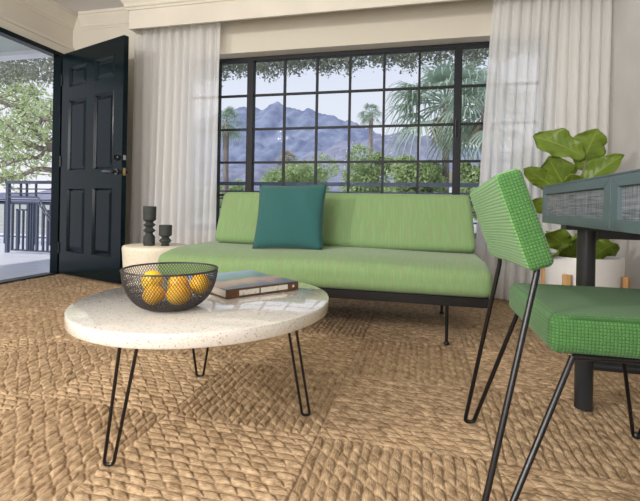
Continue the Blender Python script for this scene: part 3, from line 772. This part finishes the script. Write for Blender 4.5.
leaf(fp(580, 170), fp(598, 124, -.02), .24, (1, .1, .15), .02, .12, 1)       # broad leaf, top
leaf(fp(586, 158, -.02), fp(533, 131, .02), .21, (.5, .2, .9), .05, .2, 2)
leaf(fp(578, 208, -.06), fp(548, 150, -.14), .26, (1, .1, .45), .05, .25, 5)  # broad leaf facing the room, left
leaf(fp(566, 196, -.08), fp(524, 163, -.16), .13, (.3, -.3, 1), .05, .3, 4)
leaf(fp(575, 193, -.02), fp(624, 149, -.08), .155, (-.4, .5, .9), .05, .5, 3)   # pointed leaf to the right
leaf(fp(580, 200, -.10), fp(570, 171, -.20), .13, (1, 0, .1), .05, .3, 8)
leaf(fp(575, 195, -.08), fp(602, 182, -.16), .11, (.3, -.3, 1), .05, .3, 9)
leaf(fp(560, 222, -.04), fp(528, 196, -.12), .12, (.3, -.5, .8), .10, .2, 6)
leaf(fp(578, 258, -.05), fp(546, 228, -.17), .16, (.6, -.4, .9), .10, .3, 7)
leaf(fp(580, 262, -.05), fp(556, 250, -.20), .17, (.8, -.3, .6), .12, .3, 10)
leaf(fp(584, 262, -.05), fp(590, 228, -.18), .17, (1, 0, .2), .10, .3, 11)
leaf(fp(588, 262, -.03), fp(618, 240, -.14), .16, (-.5, -.3, .9), .12, .3, 12)
leaf(fp(588, 262, .02), fp(606, 226, .02), .16, (1, 0, -.2), .10, .3, 13)
leaf(fp(572, 262, .02), fp(560, 230, .06), .16, (1, 0, .2), .10, .3, 14)

# ------------------------------------------------------------------ balcony and beyond
struct('floor_balcony', MB().box(-9.0, 4.5, YG+.3, 4.85, -.16, -.03).box(-9., XL-.16, -2.5, YG+.3, -.16, -.03), M['deck'])
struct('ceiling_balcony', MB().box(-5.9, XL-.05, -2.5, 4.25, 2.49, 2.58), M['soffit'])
struct('trim_6', MB().box(-8.0, -3.43, 4.25, 4.40, 2.44, 2.58), M['render'])
rl = thing('balcony_railing', 'blue grey metal balcony railing running along the deck edge outside window', 'railing', (-2, 4.75, -.03))
def rb(mb, x0, x1, z0, z1, w_=.03): return mb.box(x0+2, x1+2, -w_/2, w_/2, z0+.03, z1+.03)
rb(MB(), -5.54, 4.2, .905, .945, .06).build('top_rail', M['rail'], rl)
for x in (-5.51, -3.0, 3.9): rb(MB(), x-.022, x+.022, -.03, .905, .04).build('post', M['rail'], rl)
rb(MB(), -4.80, -3.0, .64, .66).build('rail', M['rail'], rl)
for z in (.835, .75, .643, .53, .42, .30, .18, .06): rb(MB(), -3.0, 4.2, z-.009, z+.009).build('rail', M['rail'], rl)
for z in (.835, .777): rb(MB(), -5.49, -3.0, z-.008, z+.008).build('rail', M['rail'], rl)
# lower panel with its stair handrail
rb(MB(), -5.49, -5.02, .715, .735).build('rail', M['rail'], rl)
MB().tube([(-5.02+2, 0, .755), (-4.81+2, -.05, .56), (-4.5+2, -.1, .27)], .014, 6).build('stair_handrail', M['rail'], rl)
MB().tube([(-5.02+2, 0, .69), (-4.75+2, -.06, .44)], .010, 6).build('stair_handrail', M['rail'], rl)
rb(MB(), -5.44, -4.98, .645, .667).build('rail', M['rail'], rl); rb(MB(), -5.44, -4.80, .0, .02).build('rail', M['rail'], rl)
for x, w_, z1 in ((-5.43, .022, .65), (-5.34, .034, .56), (-5.17, .034, .65), (-5.08, .012, .65), (-5.02, .026, .65), (-4.92, .016, .62), (-4.85, .016, .56), (-5.25, .012, .56), (-5.12, .012, .65)):
    rb(MB(), x-w_/2, x+w_/2, .01, z1).build('baluster', M['rail'], rl)
rb(MB(), -5.36, -5.17, .545, .565).build('rail', M['rail'], rl)
for x in (-5.30, -5.20, -5.05): rb(MB(), x-.006, x+.006, .735, .905).build('baluster', M['rail'], rl)
for i in range(14):
    x = -4.70+i*.12; rb(MB(), x-.008, x+.008, .0, .64).build('baluster', M['rail'], rl)
r2 = thing('stair_railing', 'lower blue grey railing with slim balusters beyond the left balcony post', 'railing', (-7.5, 4.8, -.03))
for z in (.72, .66, .12): MB().box(-1.9, 1.95, .9, .93, z-.01, z+.01).build('rail', M['rail'], r2)
for i in range(26): MB().box(-1.9+i*.15, -1.885+i*.15, .905, .925, .0, .66).build('baluster', M['rail'], r2)
struct('floor_landing', MB().box(-10, -5.0, 4.86, 7.5, -.25, -.03), M['deck'])
struct('ground', MB().box(-900, 900, 8, 1500, -3.2, -3.0), M['ground'])

def leafcloud(pts, size, rnd, elong=1.6):
    mb = MB()
    for p in pts:
        a = Vector((rnd.gauss(0, 1), rnd.gauss(0, 1), rnd.gauss(0, 1))).normalized(); b = a.orthogonal().normalized(); b = (Matrix.Rotation(rnd.uniform(0, 6.3), 3, a) @ b)
        s_ = size*rnd.uniform(.6, 1.3); c_ = a.cross(b)
        p = Vector(p); mb.add([p-a*s_*elong/2, p+b*s_*.45+c_*s_*.12, p+a*s_*elong/2, p-b*s_*.45+c_*s_*.12], [(0, 1, 2, 3)])
    return mb
def creeper():
    rnd = random.Random(4); pts = []
    # hanging creeper on the pergola over the deck edge, lower fringe ragged
    x = -8.2
    for i in range(52000):
        x = rnd.uniform(-8.2, 2.6)
        if x < -4.6 and rnd.random() < .45: continue
        lo = 2.47 + .012*(x+3) + (.12 if x < -4.6 else 0) + .03*math.sin(x*7)+.025*math.sin(x*17+2) + .02*math.sin(x*41) + (.02 if x < -5 else 0)
        z = lo + rnd.random()**1.2*.5 if rnd.random() < .93 else lo - abs(rnd.gauss(0, .05))
        pts.append((x, 5.4+rnd.uniform(-.22, .25), min(z, 2.98)))
    return leafcloud(pts, .030, rnd)
o = creeper().build('hanging_creeper', M['vine'], None, recalc=False); tag(o, 'dense grey green creeper hanging in a ragged fringe above the balcony', 'creeper', kind='stuff')
pg = thing('pergola', 'white timber pergola carrying the creeper above the deck edge', 'pergola', (-3, 5.4, 2.7))
for y in (-.26, 0, .26): MB().box(-5.4, 6, y-.025, y+.025, .30, .40).build('beam', M['render'], pg)
for x in (-5.3, 5.9): MB().box(x-.05, x+.05, -.05, .05, -5.7, .30).build('post', M['render'], pg)

def spreading_tree():
    rnd = random.Random(21); b0 = at(66, 150, 8.4)
    o = thing('spreading_tree', 'spreading tree with pale green leaves beyond the railing outside the door', 'tree', (b0.x, b0.y, -3.0))
    br_ = MB(); lv = []; off = Vector((b0.x, b0.y, -3.0))
    br_.tube([(0, 0, 0), (.1, .05, 2.2), (0, 0, 3.4), (-.1, .1, 4.4)], [.26, .2, .17, .10], 8)
    limbs = [([(66, 160), (48, 143), (30, 124), (14, 108), (-6, 99)], 8.4, 7.6, .085), ([(66, 152), (44, 147), (22, 141), (0, 138), (-20, 131)], 8.4, 8.2, .08),
             ([(66, 172), (40, 170), (20, 174), (0, 180), (-18, 178)], 8.4, 7.7, .075), ([(66, 150), (54, 132), (44, 112), (36, 96), (30, 84)], 8.4, 9.0, .07),
             ([(50, 145), (36, 158), (18, 158), (2, 166), (-14, 160)], 8.3, 8.9, .05), ([(32, 126), (40, 120), (52, 118), (62, 110), (80, 100)], 8.0, 7.4, .045),
             ([(66, 148), (84, 130), (100, 112), (120, 98), (140, 92)], 8.4, 8.0, .08), ([(66, 158), (90, 150), (115, 148), (140, 138), (160, 134)], 8.4, 8.9, .07),
             ([(24, 118), (22, 106), (14, 94), (10, 86), (6, 80)], 7.9, 8.6, .035), ([(20, 141), (10, 128), (-4, 118), (-20, 112), (-36, 110)], 8.2, 9.2, .04)]
    for P_, ya, yb, r0 in limbs:
        pts = [at(u, v, ya+(yb-ya)*k/4)-off for k, (u, v) in enumerate(P_)]
        sm = []
        for k in range(4):
            for q in range(3): sm.append(pts[k].lerp(pts[k+1], q/3) + Vector((rnd.gauss(0, .03), rnd.gauss(0, .03), rnd.gauss(0, .03))))
        sm.append(pts[4]); br_.tube(sm, [r0*(1-.75*k/12) for k in range(13)], 7)
        for k in range(3, 13):
            for tw in range(3):
                d = Vector((rnd.gauss(0, 1), rnd.gauss(0, 1), rnd.gauss(.2, .8))).normalized(); ln = rnd.uniform(.25, .75)
                q = sm[k]+d*ln*.5+Vector((0, 0, -.04)); e_ = sm[k]+d*ln; br_.tube([sm[k], q, e_], [.014, .009, .004], 4, cap=False)
                for l in range(17):
                    t = rnd.uniform(.35, 1.1); lv.append(sm[k]+d*ln*t+Vector((rnd.gauss(0, .11), rnd.gauss(0, .11), rnd.gauss(0, .08))))
    br_.build('trunk', M['bark'], o, smooth=False); leafcloud(lv, .062, rnd, 2.0).build('foliage', M['tree1'], o, recalc=False)
spreading_tree()
def bush(label, c, rx, rz, seed, n, size, m, cat='bush', group='bushes beyond the railing', ry=None):
    rnd = random.Random(seed); o = thing('leafy_bush', label, cat, (c.x, c.y, -3.0), group=group); pts = []; blobs = []
    top = c.z+3+rz
    for k in range(24):
        blobs.append((rnd.uniform(-.7, .7)*rx, rnd.uniform(-.6, .6)*(ry or rx), (c.z+3)+rnd.uniform(-.8, .72)*rz, rnd.uniform(.18, .5)))
    for i in range(int(n*1.9)):
        b = rnd.choice(blobs); d = Vector((rnd.gauss(0, 1), rnd.gauss(0, 1), rnd.gauss(0, 1))).normalized()*rnd.uniform(.5, 1.0)**.5*(1.25 if rnd.random() < .15 else 1.)
        pts.append((b[0]+d.x*b[3]*rx, b[1]+d.y*b[3]*rx, b[2]+d.z*b[3]*rz))
    leafcloud(pts, size*.62, rnd).build('foliage', m, o, recalc=False)
    st_ = MB()
    for k in range(5):
        a = k*1.26; st_.tube([(.1*math.cos(a), .1*math.sin(a), 0), (.3*rx*math.cos(a), .3*rx*math.sin(a), (c.z+3)*.5), (.5*rx*math.cos(a), .5*rx*math.sin(a), c.z+3)], [.06, .04, .02], 6)
    st_.build('stems', M['bark'], o)
def B(u0, u1, v0, v1, Y, label, seed, n, size, m=None, cat='bush'):
    c = at((u0+u1)/2, (v0+v1)/2, Y); a = at(u0, v0, Y); b = at(u1, v1, Y)
    bush(label, c, abs(b.x-a.x)/2, abs(a.z-b.z)/2, seed, n, size, m or M['bush'], cat)
B(385, 446, 158, 215, 13., 'tall round yellow green bush just left of the right window mullion', 3, 6500, .13)
B(345, 398, 150, 215, 15., 'yellow green bush with a loose top right of the teal pillow', 5, 5000, .14)
B(262, 335, 160, 215, 18., 'pale olive bush below the dry palm behind the teal pillow', 6, 4500, .16)
B(455, 500, 160, 215, 12., 'leafy green bush below the right hand palm', 8, 4500, .12)
B(218, 262, 178, 215, 20., 'low olive bush seen between left curtain and pillow', 9, 2500, .18)
B(505, 600, 150, 215, 14., 'green bush half hidden behind the right curtain', 11, 3000, .16)
B(120, 216, 165, 215, 17., 'green bush half hidden behind the left curtain', 12, 3000, .16)

def palm(label, crown, R_, nfr, seed, m, dry=True, trunk_r=.16, spread=1., group='fan palms beyond the balcony'):
    rnd = random.Random(seed); o = thing('fan_palm', label, 'palm', (crown.x, crown.y, -3.0), group=group); hc = crown.z+3
    MB().tube([(0, 0, 0), (.05, 0, hc*.5), (0, 0, hc)], [trunk_r*1.15, trunk_r*.9, trunk_r], 10).build('trunk', M['bark'], o, smooth=True)
    def fronds(k, lo, hi, scale, mm, name):
        mb = MB()
        for i in range(k):
            az = rnd.uniform(0, 2*math.pi); el = rnd.uniform(lo, hi)
            d = Vector((math.cos(az)*math.cos(el), math.sin(az)*math.cos(el), math.sin(el)))
            pl = R_*.48*scale*rnd.uniform(.8, 1.15); base = Vector((0, 0, hc)); hub = base + d*pl + Vector((0, 0, -.12*pl))
            mb.tube([base, base+d*pl*.55, hub], R_*.012, 4)
            side = d.cross(Vector((0, 0, 1))); side = side.normalized() if side.length > .05 else Vector((1, 0, 0)); nrm = side.cross(d)
            ns = 14
            for s_ in range(ns):
                a = (s_/(ns-1)-.5)*R(190); dd = (d*math.cos(a)+side*math.sin(a)).normalized(); bl = R_*.58*scale*(.75+.25*math.cos(a))*rnd.uniform(.85, 1.1)
                wv = dd.cross(nrm).normalized()*R_*.026; p = hub.copy(); last = [p-wv*.4, p+wv*.4]; vs = list(last); fs = []
                for q in range(1, 5):
                    t = q/4; c_ = hub + dd*bl*t*(1-.10*t*t) + Vector((0, 0, -1))*bl*(.50*t*t*t + .12*t*t)*(1.0 if hi > 0 else .4)
                    w_ = wv*(1.1-t)*1.0; vs += [c_-w_, c_+w_]; fs.append((2*q-2, 2*q-1, 2*q+1, 2*q))
                mb.add(vs, fs)
        mb.build(name, mm, o, recalc=False)
    fronds(nfr, R(-50), R(75), 1., m, 'fronds')
    if dry: fronds(int(nfr*.25), R(-85), R(-55), .55, M['dry'], 'dry_fronds')
    return o
def PC(u, v, Y): return at(u, v, Y)
palm('large drooping fan palm rising just left of the right window mullion', PC(446, 104, 13.5), 2.1, 36, 3, M['palm'], True, .11)
palm('large fan palm partly hidden by the right curtain', PC(486, 110, 11.5), 1.45, 28, 5, M['palm'], True, .12)
palm('small distant fan palm standing alone against the mountain, on a slim trunk', PC(371, 113, 40.), 1.45, 30, 6, M['palm'], False, .2)
palm('fan palm beside the left curtain with a pale trunk', PC(226, 122, 17.), .98, 30, 9, M['palm'], True, .13)
palm('short dry topped palm behind the teal pillow', PC(287, 160, 19.), .75, 24, 11, M['dry'], True, .14)

# house among the palms
hs = at(436, 184, 30.)
ho = thing('house', 'low pale house with a tiled roof between bush and palm trunk', 'house', (hs.x, hs.y, -3))
MB().box(-2.2, 2.2, -2, 2, 0, hs.z+3+.1).build('wall', M['render'], ho)
MB().prism([(-2.6, hs.z+3.1), (2.6, hs.z+3.1), (0, hs.z+3.9)], -2.3, 2.3, 'y').build('roof', M['dry'], ho)

# mountains
def mountain(name, label, Y, ridge, ux, seed, m, depth=500., rough=16.):
    NX, NY = 330, 80; vs = []; fs = []
    for j in range(NY+1):
        t = j/NY
        for i in range(NX+1):
            u = ux[0] + (ux[1]-ux[0])*i/NX
            v = np.interp(u, [a for a, _ in ridge], [b for _, b in ridge]); d = at(u, v, Y); hgt = max(d.z, 4)
            y = Y - depth*(1-t); x = d.x*(1 - .10*(1-t))
            s = t**1.35
            nz = noise.fractal(Vector((x/90, y/90, seed)), .9, 2.1, 6)
            rd = 1-abs(noise.fractal(Vector((x/55, y/130, seed+9)), 1., 2., 5))
            z = hgt*s + (nz*rough*1.2 + (rd-.75)*rough*2.2)*math.sin(math.pi*min(t, .93))**.8 + rough*(.35*nz + .30*noise.fractal(Vector((x/22, y/60, seed+5)), .8, 2.1, 4))*max(0, (t-.6)/.4)
            vs.append((x, y, max(z, -3)))
    for j in range(NY):
        for i in range(NX): q = j*(NX+1)+i; fs.append((q, q+1, q+NX+2, q+NX+1))
    # far side falls away
    k = len(vs)
    for i in range(NX+1): x, y, z = vs[NY*(NX+1)+i]; vs.append((x, y+depth*.6, -3))
    for i in range(NX): fs.append((NY*(NX+1)+i, NY*(NX+1)+i+1, k+i+1, k+i))
    o = MB().add(vs, fs).build(name, m, None, recalc=False); o.data.polygons.foreach_set('use_smooth', [True]*len(fs))
    return tag(o, label, 'mountain')
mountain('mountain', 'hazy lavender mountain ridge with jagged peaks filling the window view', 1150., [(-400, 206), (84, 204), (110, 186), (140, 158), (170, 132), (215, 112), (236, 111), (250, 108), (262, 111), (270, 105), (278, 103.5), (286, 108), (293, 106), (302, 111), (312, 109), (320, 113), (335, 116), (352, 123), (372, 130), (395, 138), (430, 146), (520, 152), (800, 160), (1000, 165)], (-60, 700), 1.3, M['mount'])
M['mount2'] = mat('nearer_haze_tinted_rock', (.30, .30, .37), .95, col2=(.20, .21, .28), scale=.05, detail=12, lo=.38, hi=.62)  # distance haze mixed into this rock colour as well
mountain('foothill', 'nearer grey brown foothill sloping below the lavender ridge right of centre', 620., [(-400, 206), (90, 205), (140, 186), (215, 172), (260, 168), (300, 158), (335, 148), (360, 139), (380, 134), (405, 133), (430, 139), (450, 147), (480, 153), (560, 150), (800, 158), (1000, 168)], (-60, 700), 4.1, M['mount2'], 300., 9.)
